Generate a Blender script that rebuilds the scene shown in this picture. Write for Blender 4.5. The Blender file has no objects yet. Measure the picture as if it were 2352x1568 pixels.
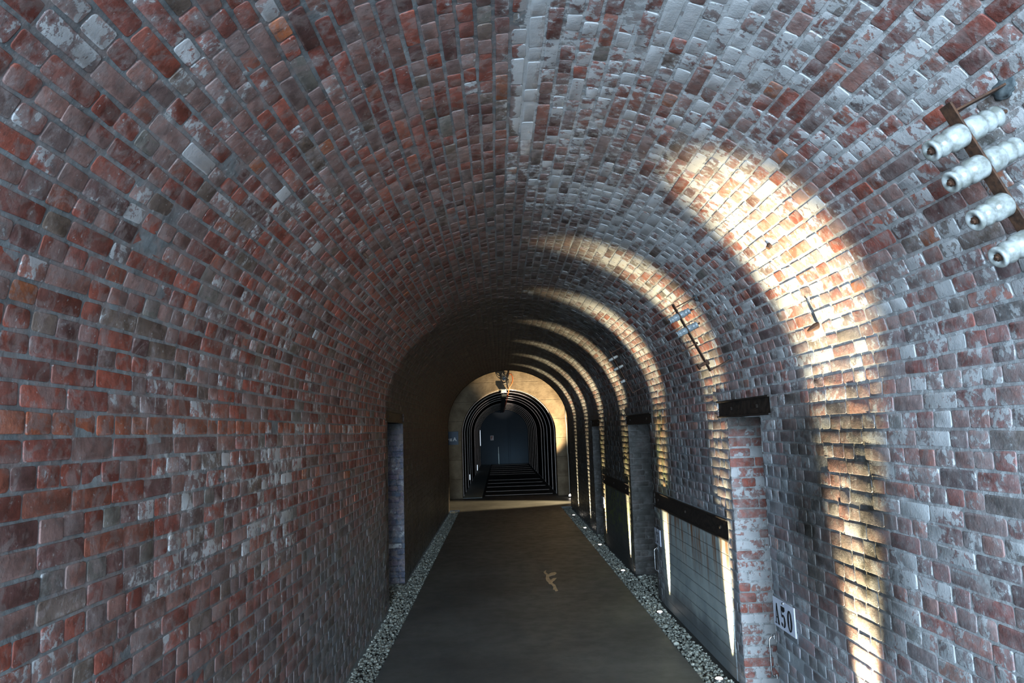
import bpy, bmesh, math, random
import numpy as np
from mathutils import Vector, Matrix, Quaternion

rng = np.random.default_rng(7)
random.seed(7)
COL = bpy.context.scene.collection
PI = math.pi

# ------------------------------------------------------------------ dimensions
EYE = 1.97
XL, XR = -1.32, 1.78            # tunnel walls
CX, AX = 0.23, 1.55             # vault centre / half width
ZS, BZ = 2.15, 1.39             # springing height / rise
Y0, Y1 = -1.5, 18.6             # brick tunnel from mouth to end
EL, ER = -1.07, 1.525           # slab edges
YC = 22.05                      # concrete wall with the arched opening
PCX, PAX, PZS, PBZ = 0.28, 1.44, 1.90, 1.36   # far passage
YF = 44.4                       # far blue wall

# ------------------------------------------------------------------ helpers
def link(o, parent=None):
    COL.objects.link(o)
    if parent is not None:
        o.parent = parent
    return o

def tag(o, label=None, cat=None, group=None, kind=None):
    if label: o['label'] = label
    if cat: o['category'] = cat
    if group: o['group'] = group
    if kind: o['kind'] = kind
    return o

def empty(name, loc, label, cat, group=None):
    o = bpy.data.objects.new(name, None)
    o.location = loc
    o.empty_display_size = 0.05
    link(o)
    return tag(o, label, cat, group)

def bm_obj(name, bm, mat, parent=None, smooth=False):
    me = bpy.data.meshes.new(name)
    bm.normal_update()
    bm.to_mesh(me); bm.free()
    if smooth:
        for p in me.polygons: p.use_smooth = True
    if mat: me.materials.append(mat)
    return link(bpy.data.objects.new(name, me), parent)

def add_box(bm, lo, hi, bevel=0.0):
    r = bmesh.ops.create_cube(bm, size=1.0)
    vs = r['verts']
    lo = Vector(lo); hi = Vector(hi)
    for v in vs:
        v.co = Vector(((v.co.x + .5) * (hi.x - lo.x) + lo.x, (v.co.y + .5) * (hi.y - lo.y) + lo.y, (v.co.z + .5) * (hi.z - lo.z) + lo.z))
    if bevel > 0:
        es = list({e for v in vs for e in v.link_edges})
        bmesh.ops.bevel(bm, geom=es, offset=bevel, segments=2, affect='EDGES', profile=.5)
    return vs

def box_between(bm, a, b, w, t, up=Vector((0, 1, 0)), bevel=0.0):
    """bar from a to b; w along 'up', t along the third axis"""
    a = Vector(a); b = Vector(b); d = (b - a); L = d.length; d.normalize()
    up = Vector(up).normalized(); n = d.cross(up).normalized()
    c = (a + b) / 2
    r = bmesh.ops.create_cube(bm, size=1.0)
    for v in r['verts']:
        v.co = c + d * (v.co.x * L) + up * (v.co.y * w) + n * (v.co.z * t)
    if bevel > 0:
        es = list({e for v in r['verts'] for e in v.link_edges})
        bmesh.ops.bevel(bm, geom=es, offset=bevel, segments=2, affect='EDGES', profile=.5)

def lathe(bm, a, axis, prof, seg=20):
    """prof list of (dist along axis, radius)"""
    axis = Vector(axis).normalized()
    q = axis.to_track_quat('Z', 'Y')
    rings = []
    for d, r in prof:
        ring = []
        for i in range(seg):
            t = 2 * PI * i / seg
            ring.append(bm.verts.new(Vector(a) + q @ Vector((r * math.cos(t), r * math.sin(t), d))))
        rings.append(ring)
    for k in range(len(rings) - 1):
        for i in range(seg):
            j = (i + 1) % seg
            bm.faces.new((rings[k][i], rings[k][j], rings[k + 1][j], rings[k + 1][i]))
    bm.faces.new(rings[0][::-1]); bm.faces.new(rings[-1])

def tube(bm, pts, r, seg=8):
    pts = [Vector(p) for p in pts]
    rings = []
    n = None
    for k, p in enumerate(pts):
        d = (pts[min(k + 1, len(pts) - 1)] - pts[max(k - 1, 0)]).normalized()
        if n is None:
            n = d.orthogonal().normalized()
        n = (n - d * n.dot(d)).normalized()
        b = d.cross(n)
        rings.append([bm.verts.new(p + (n * math.cos(2 * PI * i / seg) + b * math.sin(2 * PI * i / seg)) * r) for i in range(seg)])
    for k in range(len(rings) - 1):
        for i in range(seg):
            j = (i + 1) % seg
            bm.faces.new((rings[k][i], rings[k][j], rings[k + 1][j], rings[k + 1][i]))
    bm.faces.new(rings[0][::-1]); bm.faces.new(rings[-1])

# numpy value noise -------------------------------------------------
_tab = rng.random(65536)
def _h(ix, iy, iz):
    k = (ix * 73856093) ^ (iy * 19349663) ^ (iz * 83492791)
    return _tab[np.abs(k) % 65536]
def noise(P, sc, off=0.0):
    P = np.asarray(P, float) * sc + 100.0 + off
    i = np.floor(P).astype(np.int64); f = P - i; f = f * f * (3 - 2 * f)
    x, y, z = i[..., 0], i[..., 1], i[..., 2]; a, b, c = f[..., 0], f[..., 1], f[..., 2]
    r = 0
    for dx in (0, 1):
        for dy in (0, 1):
            for dz in (0, 1):
                w = (a if dx else 1 - a) * (b if dy else 1 - b) * (c if dz else 1 - c)
                r = r + w * _h(x + dx, y + dy, z + dz)
    return r
def fbm(P, sc, off=0.0, n=3):
    r = 0; t = 0; a = 1.0
    for k in range(n):
        r = r + a * noise(P, sc * 2 ** k, off + 17 * k); t += a; a *= .55
    return r / t
def sst(a, b, x):
    t = np.clip((x - a) / (b - a), 0, 1); return t * t * (3 - 2 * t)

# ------------------------------------------------------------------ tunnel section
_t = np.linspace(PI, 0, 721)
_ex = CX + AX * np.cos(_t); _ez = ZS + BZ * np.sin(_t)
_dl = np.hypot(np.diff(_ex), np.diff(_ez)); _al = np.concatenate([[0], np.cumsum(_dl)])
ARC = _al[-1]
STOT = ZS + ARC + ZS
def section(s):
    """arc length from the foot of the left wall -> x, z, inward nx, nz"""
    s = np.asarray(s, float)
    sa = np.clip(s - ZS, 0, ARC)
    t = np.interp(sa, _al, _t)
    x = CX + AX * np.cos(t); z = ZS + BZ * np.sin(t)
    nx = -np.cos(t) * BZ; nz = -np.sin(t) * AX
    l = np.hypot(nx, nz); nx /= l; nz /= l
    z = np.where(s < ZS, s, np.where(s > ZS + ARC, STOT - s, z))
    return x, z, nx, nz
def shell_map(u, v, h):
    x, z, nx, nz = section(v)
    return np.stack([x + nx * h, u, z + nz * h], -1)

# ------------------------------------------------------------------ wear of the surfaces (paint, limewash, soot, moss)
def wear(P, vault_flag=None):
    x, y, z = P[..., 0], P[..., 1], P[..., 2]
    n1 = fbm(P, .9, 3.0); n2 = fbm(P, 2.6, 9.0)
    right = sst(.15, .45, x)
    up = sst(2.0, 2.3, z)
    w = .11 + .09 * up
    w = w + up * right * (.34 - .10 * sst(1.0, 1.5, x))
    w = w + (1 - up) * sst(1.2, 1.6, x) * .30
    w = w + .22 * sst(2.6, 3.0, y) * sst(5.5, 4.2, y) * sst(1.15, 1.35, z) * sst(2.1, 1.9, z) * sst(-1.0, -1.25, x)
    w = w + .20 * sst(.02, .10, x) * sst(.6, .3, x) * sst(3.2, 3.4, z)
    w = w + (n1 - .5) * .55 + (n2 - .5) * .35
    w = w - .35 * sst(4.3, 5.6, y) * up * sst(.9, .5, x)
    strip = sst(.140, .150, x) * sst(.218, .208, x) * sst(3.4, 3.5, z) * sst(3.9, 3.5, y)
    w = np.maximum(w, strip * 1.4)
    # grey film of old paint and damp on the lower walls
    left = sst(-1.1, -1.25, x)
    film = left * sst(1.7, .7, z) * (.25 + .75 * sst(3.0, 6.0, y)) * .85
    rt = sst(1.55, 1.7, x)
    film = film + rt * (.38 + .40 * sst(3.9, 4.6, y) * sst(2.15, 1.6, z) + .25 * sst(1.3, .6, z)) * sst(2.9, 2.2, z)
    film = film * (.55 + .9 * n2)
    film = film + .30 * left * sst(2.15, 1.7, z) * sst(1.6, 1.8, z) * 0
    # grime
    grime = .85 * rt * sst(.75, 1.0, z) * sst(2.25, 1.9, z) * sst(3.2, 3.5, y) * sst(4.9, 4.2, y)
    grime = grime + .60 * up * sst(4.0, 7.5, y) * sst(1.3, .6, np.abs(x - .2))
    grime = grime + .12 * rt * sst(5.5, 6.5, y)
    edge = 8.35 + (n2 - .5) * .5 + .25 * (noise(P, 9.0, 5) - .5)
    darkening = sst(-.12, .22, y - edge) * np.where(rt > .5, .86, .90)  # bricks go darker past an irregular edge partway down the tunnel
    darkening = darkening * (1 - .5 * sst(1.2, 1.6, x) * sst(.7, .0, np.abs(z - 2.6)))
    darkening = np.maximum(darkening, grime * (.5 + n2))
    moss = rt * (np.exp(-((y - 8.0) / .3) ** 2) * sst(.6, 1.0, z) * sst(2.3, 2.0, z) * .8
                 + np.exp(-((y - 10.25) / .3) ** 2) * sst(2.1, 1.7, z) * 1.0
                 + np.exp(-((y - 12.6) / .35) ** 2) * sst(2.1, 1.7, z) * .9)
    return np.clip(w, 0, 1.4), np.clip(film, 0, 1), np.clip(darkening, 0, 1), np.clip(moss * (.35 + 1.1 * n2), 0, 1)

# linear palette of the bricks
PAL = np.array([[.250, .066, .042], [.205, .058, .042], [.290, .095, .060], [.240, .125, .105], [.260, .165, .150],
                [.120, .055, .050], [.125, .095, .075], [.330, .110, .045], [.165, .115, .110], [.150, .150, .135]])
PW = np.array([.21, .16, .12, .13, .13, .09, .06, .012, .07, .02]); PW = PW / PW.sum()

def lay_bricks(s0, s1, u0, u1, pitch, mode, holes=()):
    """courses between s0 and s1; returns rows (uc, vc, hu, hv)"""
    out = []
    n = max(1, int(round((s1 - s0) / pitch))); p = (s1 - s0) / n
    for k in range(n):
        v = s0 + (k + .5) * p
        u = u0 - rng.random() * .2
        if mode == 'wall':
            ps = .80 if k % 2 else .10
        elif mode == 'vault':
            ps = (.55, .10, .30)[k % 3]
        else:
            ps = .5
        jt = .007 if mode == 'wall' else .006
        bed = .011 if mode == 'wall' else .013
        while u < u1:
            L = (.222 if rng.random() < ps else .108) * (1 + rng.normal() * .035)
            a, b = u, u + L
            c, d = v - p / 2 + bed / 2 + rng.normal() * .0012, v + p / 2 - bed / 2 + rng.normal() * .0012
            u = b + jt * (1 + .3 * rng.normal())
            a = max(a, u0); b = min(b, u1)
            ok = b - a > .03
            for (ha, hb, hc, hd) in holes:
                if a < hb and b > ha and c < hd and d > hc:
                    m = (a + b) / 2; w = (c + d) / 2
                    opts = [(ha - a, 'b'), (b - hb, 'a'), (hc - c, 'd'), (d - hd, 'c')]
                    # keep the biggest remaining part
                    sc = [(ha - a) / (b - a), (b - hb) / (b - a), (hc - c) / (d - c), (d - hd) / (d - c)]
                    i = int(np.argmax(sc))
                    if sc[i] < .2: ok = False; break
                    if i == 0: b = ha - .004
                    elif i == 1: a = hb + .004
                    elif i == 2: d = hc - .004
                    else: c = hd + .004
            if ok and b - a > .022 and d - c > .016:
                out.append(((a + b) / 2, (c + d) / 2, (b - a) / 2, (d - c) / 2))
    return np.array(out)

class Cloud:
    """collects vertices, faces and the wear attributes of ONE mesh"""
    def __init__(s): s.V = []; s.F = []; s.A = []; s.n = 0
    def add(s, V, faces, base, smooth=True, wearf=wear):
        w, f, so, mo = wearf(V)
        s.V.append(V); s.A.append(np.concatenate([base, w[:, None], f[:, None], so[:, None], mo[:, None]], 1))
        for fc in faces: s.F.append(fc + s.n)
        s.n += len(V)
    def build(s, name, mat, parent=None):
        V = np.concatenate(s.V); A = np.concatenate(s.A)
        me = bpy.data.meshes.new(name)
        loops = np.concatenate([f.reshape(-1) for f in s.F])
        tot = np.concatenate([np.full(len(f), f.shape[1]) for f in s.F])
        st = np.concatenate([[0], np.cumsum(tot)[:-1]])
        me.vertices.add(len(V)); me.vertices.foreach_set('co', V.astype(np.float32).reshape(-1))
        me.loops.add(len(loops)); me.loops.foreach_set('vertex_index', loops.astype(np.int32))
        me.polygons.add(len(tot)); me.polygons.foreach_set('loop_start', st.astype(np.int32)); me.polygons.foreach_set('loop_total', tot.astype(np.int32))
        me.polygons.foreach_set('use_smooth', np.ones(len(tot), bool))
        me.update(calc_edges=True); me.validate()
        c = me.attributes.new('stone', 'FLOAT_COLOR', 'POINT')
        c.data.foreach_set('color', np.concatenate([A[:, :3], np.ones((len(A), 1))], 1).astype(np.float32).reshape(-1))
        c = me.attributes.new('wear', 'FLOAT_COLOR', 'POINT')
        c.data.foreach_set('color', A[:, 3:7].astype(np.float32).reshape(-1))
        me.materials.append(mat)
        return link(bpy.data.objects.new(name, me), parent)

def brick_cloud(cl, B, fmap, lift=.0016, wearf=wear, wave=True, tint=None, relief=1.0):
    n = len(B)
    if n == 0: return
    uc, vc, hu, hv = B.T
    ang = []
    cs = [(1, 1), (-1, 1), (-1, -1), (1, -1)]
    du = []; dv = []; cu = []; cv = []
    for i, (a, b) in enumerate(cs):
        for t in (0, 45, 90):
            th = math.radians(t + 90 * i)
            du.append(math.cos(th)); dv.append(math.sin(th)); cu.append(a); cv.append(b)
    du, dv, cu, cv = map(np.array, (du, dv, cu, cv))
    rad = (.007 + .007 * rng.random(n))[:, None]
    rad = np.minimum(rad, np.minimum(hu, hv)[:, None] * .7)
    ju = rng.normal(size=(n, 4)) * .0016; jv = rng.normal(size=(n, 4)) * .0016
    idx = np.repeat(np.arange(4), 3)
    tiltu = rng.normal(size=n) * .010 * relief; tiltv = rng.normal(size=n) * .018 * relief; hh = lift + rng.normal(size=n) * .0011 * relief
    rings = []
    for inset, dep in ((-.0005, -.016), (.0004, -.0006), (.0026, 0.0)):
        r = np.maximum(rad - inset, .0015)
        U = cu * (hu[:, None] - inset - r) + du * r + ju[:, idx]
        W = cv * (hv[:, None] - inset - r) + dv * r + jv[:, idx]
        H = hh[:, None] + dep + tiltu[:, None] * U * .25 + tiltv[:, None] * W * .35 + rng.normal(size=U.shape) * .0004
        rings.append(np.stack([U + uc[:, None], W + vc[:, None], H], -1))
    G = np.stack(rings, 1).reshape(n * 36, 3)
    u, v, h = G[:, 0], G[:, 1], G[:, 2]
    if wave:
        Q = np.stack([u * .6, v * 3, v * 0], -1)
        v = v + (noise(Q, 1.0, 2.2) - .5) * .014
    P = fmap(u, v, h)
    f = []
    base = (np.arange(n) * 36)[:, None]
    q = []
    for k in range(2):
        for i in range(12):
            j = (i + 1) % 12
            q.append([k * 12 + i, k * 12 + j, k * 12 + 12 + j, k * 12 + 12 + i])
    q = np.array(q)
    quads = (base[:, :, None] + q[None]).reshape(-1, 4)
    cap = base + np.arange(24, 36)[None]
    pal = PAL[rng.choice(len(PAL), n, p=PW)] * (1 + rng.normal(size=(n, 1)) * .16)
    if tint is not None: pal = tint(pal, fmap(uc, vc, np.zeros(n)))
    pal = np.clip(pal, .01, .8)
    # brick to brick variation of the limewash
    wob = rng.normal(size=n) * .15
    def wf(V):
        w, fi, so, mo = wearf(V)
        return np.clip(w + np.repeat(wob, 36), 0, 1.4), fi, so, mo
    cl.add(P, [quads, cap], np.repeat(pal, 36, 0), wearf=wf)

def mortar_cloud(cl, us, vs, fmap, holes=(), depth=-.0012, wearf=wear, colr=(.165, .200, .215)):
    us = np.array(sorted(set(np.round(list(us) + [a for h in holes for a in h[:2] if us[0] < a < us[-1]], 4))))
    vs = np.array(sorted(set(np.round(list(vs) + [a for h in holes for a in h[2:] if vs[0] < a < vs[-1]], 4))))
    U, V = np.meshgrid(us, vs, indexing='ij')
    h = depth + (noise(np.stack([U * 9, V * 30, V * 0], -1), 1.0, 4) - .5) * .003
    P = fmap(U.ravel(), V.ravel(), h.ravel())
    nu, nv = len(us), len(vs)
    I, J = np.meshgrid(np.arange(nu - 1), np.arange(nv - 1), indexing='ij')
    uc = (us[:-1] + us[1:]) / 2; vc = (vs[:-1] + vs[1:]) / 2
    keep = np.ones((nu - 1, nv - 1), bool)
    for (a, b, c, d) in holes:
        keep &= ~((uc[:, None] > a) & (uc[:, None] < b) & (vc[None] > c) & (vc[None] < d))
    I = I[keep]; J = J[keep]
    q = np.stack([I * nv + J, (I + 1) * nv + J, (I + 1) * nv + J + 1, I * nv + J + 1], -1)
    n = fbm(P, 3.0, 31)
    rt = (sst(.1, .5, P[:, 0]))[:, None]
    base = (np.array(colr)[None] * (1 - rt) + np.array([.30, .33, .34]) * rt) * (.62 + 1.1 * np.clip((n[:, None] - .3) * 1.6, 0, 1))
    cl.add(P, [q], base, wearf=wearf)

# ------------------------------------------------------------------ materials
def new_mat(name):
    m = bpy.data.materials.new(name); m.use_nodes = True
    nt = m.node_tree
    for n in list(nt.nodes): nt.nodes.remove(n)
    out = nt.nodes.new('ShaderNodeOutputMaterial')
    b = nt.nodes.new('ShaderNodeBsdfPrincipled')
    nt.links.new(b.outputs[0], out.inputs[0])
    return m, nt, b

class N:
    def __init__(s, nt): s.nt = nt
    def new(s, t, **k):
        n = s.nt.nodes.new(t)
        for a, v in k.items(): setattr(n, a, v)
        return n
    def put(s, sock, v):
        if isinstance(v, (int, float)): sock.default_value = v
        elif isinstance(v, tuple): sock.default_value = v if len(v) == len(sock.default_value) else (*v, 1)[:len(sock.default_value)]
        else: s.nt.links.new(v, sock)
    def noise(s, vec, scale, detail=4, rough=.55, dist=0.0):
        n = s.new('ShaderNodeTexNoise'); s.put(n.inputs['Vector'], vec)
        n.inputs['Scale'].default_value = scale; n.inputs['Detail'].default_value = detail
        n.inputs['Roughness'].default_value = rough; n.inputs['Distortion'].default_value = dist
        return n.outputs[0]
    def math(s, op, a, b=0.0, c=0.0, clamp=False):
        n = s.new('ShaderNodeMath', operation=op); n.use_clamp = clamp
        s.put(n.inputs[0], a); s.put(n.inputs[1], b); s.put(n.inputs[2], c); return n.outputs[0]
    def ramp(s, x, a, b, lo=0.0, hi=1.0):
        n = s.new('ShaderNodeMapRange'); n.interpolation_type = 'SMOOTHSTEP'
        s.put(n.inputs[0], x); s.put(n.inputs[1], a); s.put(n.inputs[2], b); s.put(n.inputs[3], lo); s.put(n.inputs[4], hi)
        return n.outputs[0]
    def mix(s, f, a, b, mode='MIX'):
        n = s.new('ShaderNodeMix', data_type='RGBA', blend_type=mode)
        s.put(n.inputs[0], f); s.put(n.inputs[6], a); s.put(n.inputs[7], b); return n.outputs[2]
    def coord(s):
        return s.new('ShaderNodeTexCoord').outputs['Object']
    def bump(s, h, strength, dist, nrm=None):
        n = s.new('ShaderNodeBump'); n.inputs['Strength'].default_value = strength; n.inputs['Distance'].default_value = dist
        s.put(n.inputs['Height'], h)
        if nrm is not None: s.put(n.inputs['Normal'], nrm)
        return n.outputs[0]
    def scale(s, vec, sc):
        n = s.new('ShaderNodeMapping'); s.put(n.inputs[0], vec); n.inputs['Scale'].default_value = sc; return n.outputs[0]

def brickwork():
    m, nt, b = new_mat('weathered_brickwork'); k = N(nt); co = k.coord()
    st = k.new('ShaderNodeAttribute', attribute_name='stone')
    we = k.new('ShaderNodeAttribute', attribute_name='wear')
    sep = k.new('ShaderNodeSeparateColor'); nt.links.new(we.outputs['Color'], sep.inputs[0])
    wash, film, darkening = sep.outputs[0], sep.outputs[1], sep.outputs[2]
    moss = we.outputs['Alpha']
    n_big = k.noise(co, 7.0, 3); n_mid = k.noise(co, 22.0, 5, .6); n_fine = k.noise(co, 90.0, 6, .65)
    n_fl = k.noise(co, 21.0, 8, .68, .3)
    c = k.mix(k.ramp(n_mid, .3, .7), k.mix(1.0, st.outputs['Color'], (.66, .62, .60), 'MULTIPLY'), k.mix(1.0, st.outputs['Color'], (1.22, 1.18, 1.15), 'MULTIPLY'))
    # blotches inside each brick: bare red against a grey pink bloom, darker burnt corners
    n_bl = k.noise(co, 13.0, 6, .62, .8)
    c = k.mix(k.math('MULTIPLY', k.ramp(n_bl, .47, .60), .62), c, k.mix(n_mid, (.150, .115, .108), (.330, .275, .262)))
    n_dk = k.noise(k.scale(co, (1.0, 1.7, 1.3)), 17.0, 5, .6, .5)
    c = k.mix(k.math('MULTIPLY', k.ramp(n_dk, .58, .68), .5), c, (.075, .040, .035))
    # pale dusty bloom
    c = k.mix(k.math('MULTIPLY', k.ramp(n_big, .35, .75), .30), c, (.255, .195, .185))
    # specks
    sp = k.ramp(k.noise(co, 60.0, 3, .5), .66, .72)
    c = k.mix(k.math('MULTIPLY', sp, .55), c, (.42, .44, .44))
    # limewash left in flakes
    thr = k.math('SUBTRACT', .80, k.math('MULTIPLY', wash, .58))
    d = k.math('SUBTRACT', n_fl, thr)
    fl = k.ramp(d, -.012, .03)
    soft = k.ramp(d, -.16, .10, 0.0, .38)
    wc = k.mix(n_mid, (.36, .385, .40), (.56, .58, .585))
    c = k.mix(k.math('MAXIMUM', k.math('MULTIPLY', fl, .9), soft), c, wc)
    # grey film
    fm = k.math('MULTIPLY', film, k.ramp(n_big, .25, .6, .78, 1.05), clamp=True)
    c = k.mix(k.math('MULTIPLY', fm, .85), c, k.mix(k.noise(k.scale(co, (6, 6, 1.2)), 2.0, 5), (.075, .090, .105), (.23, .27, .30)))
    # moss and rust stains
    mc = k.mix(k.ramp(k.noise(co, 4.0, 3), .4, .6), (.34, .20, .04), (.20, .24, .03))
    c = k.mix(k.math('MULTIPLY', moss, k.ramp(n_fl, .35, .6)), c, mc)
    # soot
    sf = k.math('MULTIPLY', darkening, k.ramp(n_big, .2, .75, 1.12, .80), clamp=True)
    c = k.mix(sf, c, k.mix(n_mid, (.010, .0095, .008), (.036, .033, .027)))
    k.put(b.inputs['Base Color'], c)
    r = k.math('SUBTRACT', k.ramp(n_mid, .3, .7, .62, .85), k.math('MULTIPLY', fm, .28))
    k.put(b.inputs['Roughness'], k.math('SUBTRACT', r, k.math('MULTIPLY', darkening, .12)))
    b.inputs['Specular IOR Level'].default_value = .45
    h = k.math('ADD', k.math('MULTIPLY', n_fine, .5), k.math('ADD', k.math('MULTIPLY', n_mid, .8), k.math('MULTIPLY', fl, .25)))
    k.put(b.inputs['Normal'], k.bump(h, .8, .0045))
    return m

def simple(name, c1, c2=None, rough=.6, metal=0.0, scale=20.0, bump=0.0, dist=.002, spec=.5, emit=None, estr=0):
    m, nt, b = new_mat(name); k = N(nt); co = k.coord()
    n = k.noise(co, scale, 5, .6)
    k.put(b.inputs['Base Color'], k.mix(k.ramp(n, .3, .7), c1, c2 or c1))
    k.put(b.inputs['Roughness'], k.ramp(n, .2, .8, rough * .85, min(1, rough * 1.15)))
    b.inputs['Metallic'].default_value = metal; b.inputs['Specular IOR Level'].default_value = spec
    if bump: k.put(b.inputs['Normal'], k.bump(n, bump, dist))
    if emit:
        b.inputs['Emission Color'].default_value = (*emit, 1); b.inputs['Emission Strength'].default_value = estr
    return m

def panel_mat(dark=False):
    """painted block infill: grey blue, thin level joints, rust runs below the beam, damp foot"""
    m, nt, b = new_mat('painted_block_infill'); k = N(nt); co = k.coord()
    sx = k.new('ShaderNodeSeparateXYZ'); nt.links.new(co, sx.inputs[0]); y, z = sx.outputs[1], sx.outputs[2]
    n1 = k.noise(co, 3.0, 5, .6); n2 = k.noise(co, 25.0, 6, .6)
    c = k.mix(k.ramp(n1, .3, .7), (.19, .24, .255), (.34, .40, .40))
    c = k.mix(k.ramp(n2, .35, .75, 0, .35), c, (.38, .39, .34))
    run = k.noise(k.scale(co, (1, 9, .7)), 1.3, 5, .65)
    top = k.ramp(k.math('ADD', z, k.math('MULTIPLY', run, .35)), .62, 1.28)
    c = k.mix(k.math('MULTIPLY', top, k.ramp(run, .44, .60)), c, (.17, .075, .025))
    foot = k.ramp(k.math('ADD', z, k.math('MULTIPLY', n1, .25)), .48, .26)
    c = k.mix(k.math('MULTIPLY', foot, .75), c, (.050, .055, .065))
    zj = k.math('FRACT', k.math('DIVIDE', k.math('ADD', z, k.math('MULTIPLY', n1, .012)), .105))
    jt = k.ramp(k.math('ABSOLUTE', k.math('SUBTRACT', zj, .5)), .455, .485)
    c = k.mix(k.math('MULTIPLY', jt, .6), c, (.06, .06, .05))
    if dark:    # second panel mixed almost to black, with patches of moss
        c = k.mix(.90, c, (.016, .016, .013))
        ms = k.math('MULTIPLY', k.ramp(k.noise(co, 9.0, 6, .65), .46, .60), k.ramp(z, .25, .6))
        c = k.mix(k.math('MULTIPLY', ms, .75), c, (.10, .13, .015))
    k.put(b.inputs['Base Color'], c); b.inputs['Roughness'].default_value = .8 if dark else .55
    h = k.math('SUBTRACT', k.math('MULTIPLY', n2, .3), k.math('MULTIPLY', jt, 1.0))
    k.put(b.inputs['Normal'], k.bump(h, .6, .006))
    return m

def concrete_floor():
    m, nt, b = new_mat('worn_floor_concrete'); k = N(nt); co = k.coord()
    n1 = k.noise(co, .9, 5, .6); n2 = k.noise(co, 6.0, 6, .6); n3 = k.noise(co, 120.0, 4, .6)
    c = k.mix(k.ramp(n1, .3, .7), (.068, .074, .074), (.125, .134, .130))
    c = k.mix(k.ramp(n2, .35, .8, 0, .45), c, (.075, .076, .072))
    c = k.mix(k.ramp(n3, .4, .8, 0, .15), c, (.16, .155, .14))
    k.put(b.inputs['Base Color'], c)
    k.put(b.inputs['Roughness'], k.ramp(n2, .3, .8, .42, .62))
    k.put(b.inputs['Normal'], k.bump(k.math('ADD', n3, n2), .15, .003))
    return m

def wall_concrete():
    m, nt, b = new_mat('cast_concrete_blocks'); k = N(nt); co = k.coord()
    sx = k.new('ShaderNodeSeparateXYZ'); nt.links.new(co, sx.inputs[0]); x, z = sx.outputs[0], sx.outputs[2]
    n1 = k.noise(co, 2.5, 6, .65); n2 = k.noise(co, 18.0, 6, .6)
    c = k.mix(k.ramp(n1, .3, .7), (.115, .082, .048), (.25, .195, .125))
    c = k.mix(k.ramp(n2, .3, .8, 0, .35), c, (.14, .10, .06))
    zj = k.math('ABSOLUTE', k.math('SUBTRACT', k.math('FRACT', k.math('DIVIDE', k.math('ADD', z, k.math('MULTIPLY', n1, .02)), .58)), .5))
    jt = k.ramp(zj, .484, .495)
    c = k.mix(k.math('MULTIPLY', jt, .6), c, (.05, .035, .02))
    k.put(b.inputs['Base Color'], c); b.inputs['Roughness'].default_value = .85
    k.put(b.inputs['Normal'], k.bump(k.math('SUBTRACT', k.math('ADD', n2, n1), jt), .6, .01))
    return m

def gravel_mat():
    m, nt, b = new_mat('pale_gravel'); k = N(nt); co = k.coord()
    oi = k.new('ShaderNodeNewGeometry').outputs['Random Per Island']
    c = k.mix(oi, (.12, .13, .115), (.38, .40, .35))
    c = k.mix(k.ramp(oi, .9, .93), c, (.50, .52, .46))
    c = k.mix(k.ramp(k.noise(co, 60, 4), .4, .7, 0, .4), c, (.10, .10, .08))
    k.put(b.inputs['Base Color'], c); b.inputs['Roughness'].default_value = .8
    return m

M = dict(
    brick=brickwork(), panel=panel_mat(), panel_dark=panel_mat(True), floor=concrete_floor(), conc=wall_concrete(), gravel=gravel_mat(),
    bed=simple('gravel_bed_earth', (.030, .030, .026), (.06, .06, .05), .9, scale=60, bump=.5),
    pad=simple('grey_mortar_patch', (.045, .060, .068), (.15, .18, .19), .85, scale=28, bump=.6),
    steel=simple('blackened_steel', (.012, .010, .009), (.030, .020, .014), .55, .3, 30, .4),
    rust=simple('rusted_iron', (.035, .020, .014), (.090, .042, .022), .75, .35, 45, .7),
    chrome=simple('bright_metal', (.55, .56, .58), (.7, .7, .72), .25, 1.0, 30),
    porc=simple('chipped_porcelain', (.13, .14, .125), (.33, .36, .36), .32, 0, 26, .25, .001),
    porcd=simple('blue_grey_porcelain', (.12, .145, .155), (.24, .275, .29), .30, 0, 35, .25, .001),
    plate=simple('enamelled_plate', (.42, .46, .56), (.50, .54, .62), .35, 0, 8),
    black=simple('black_enamel', (.008, .008, .009), (.012, .012, .014), .4),
    lens=simple('lamp_lens', (.9, .9, .9), None, .2, emit=(1.0, .90, .80), estr=14),
    bezel=simple('lamp_bezel', (.25, .25, .25), (.35, .35, .35), .35, .9),
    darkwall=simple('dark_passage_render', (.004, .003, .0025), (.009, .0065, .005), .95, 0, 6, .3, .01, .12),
    lightring=simple('pale_light_strip', (.50, .44, .40), (.70, .62, .56), .55, 0, 25),
    blue=simple('blue_painted_wall', (.030, .042, .055), (.044, .060, .076), .75, 0, 1.2),
    passfloor=simple('dark_passage_floor', (.018, .016, .013), (.032, .028, .022), .6, 0, 5),
    slate=simple('slate_grey_strip', (.24, .30, .31), (.30, .36, .37), .6, 0, 5),
    signblue=simple('sign_blue', (.020, .045, .085), (.024, .052, .095), .5),
    signwhite=simple('sign_lettering', (.70, .74, .76), None, .5),
    paper=simple('paper_notice', (.60, .52, .50), (.7, .62, .6), .7, 0, 40),
    paperred=simple('paper_print', (.30, .12, .10), None, .7),
    orange=simple('orange_cable_sheath', (.55, .12, .03), (.65, .16, .05), .35),
    cable=simple('black_cable_sheath', (.012, .012, .013), (.02, .02, .02), .3),
    white=simple('white_plastic', (.62, .62, .56), (.70, .70, .64), .4),
    tray=simple('galvanised_tray', (.05, .06, .07), (.09, .10, .11), .5, .5),
    chip=simple('ochre_patch_reflection', (.42, .31, .19), (.75, .60, .40), .35, 0, 14, .5),
    daylight=simple('daylight_gap', (.8, .9, 1.0), None, .5, emit=(.75, .87, 1.0), estr=1.1),
    grey=simple('grey_duct_paint', (.12, .125, .135), (.16, .165, .175), .5),
)

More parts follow.
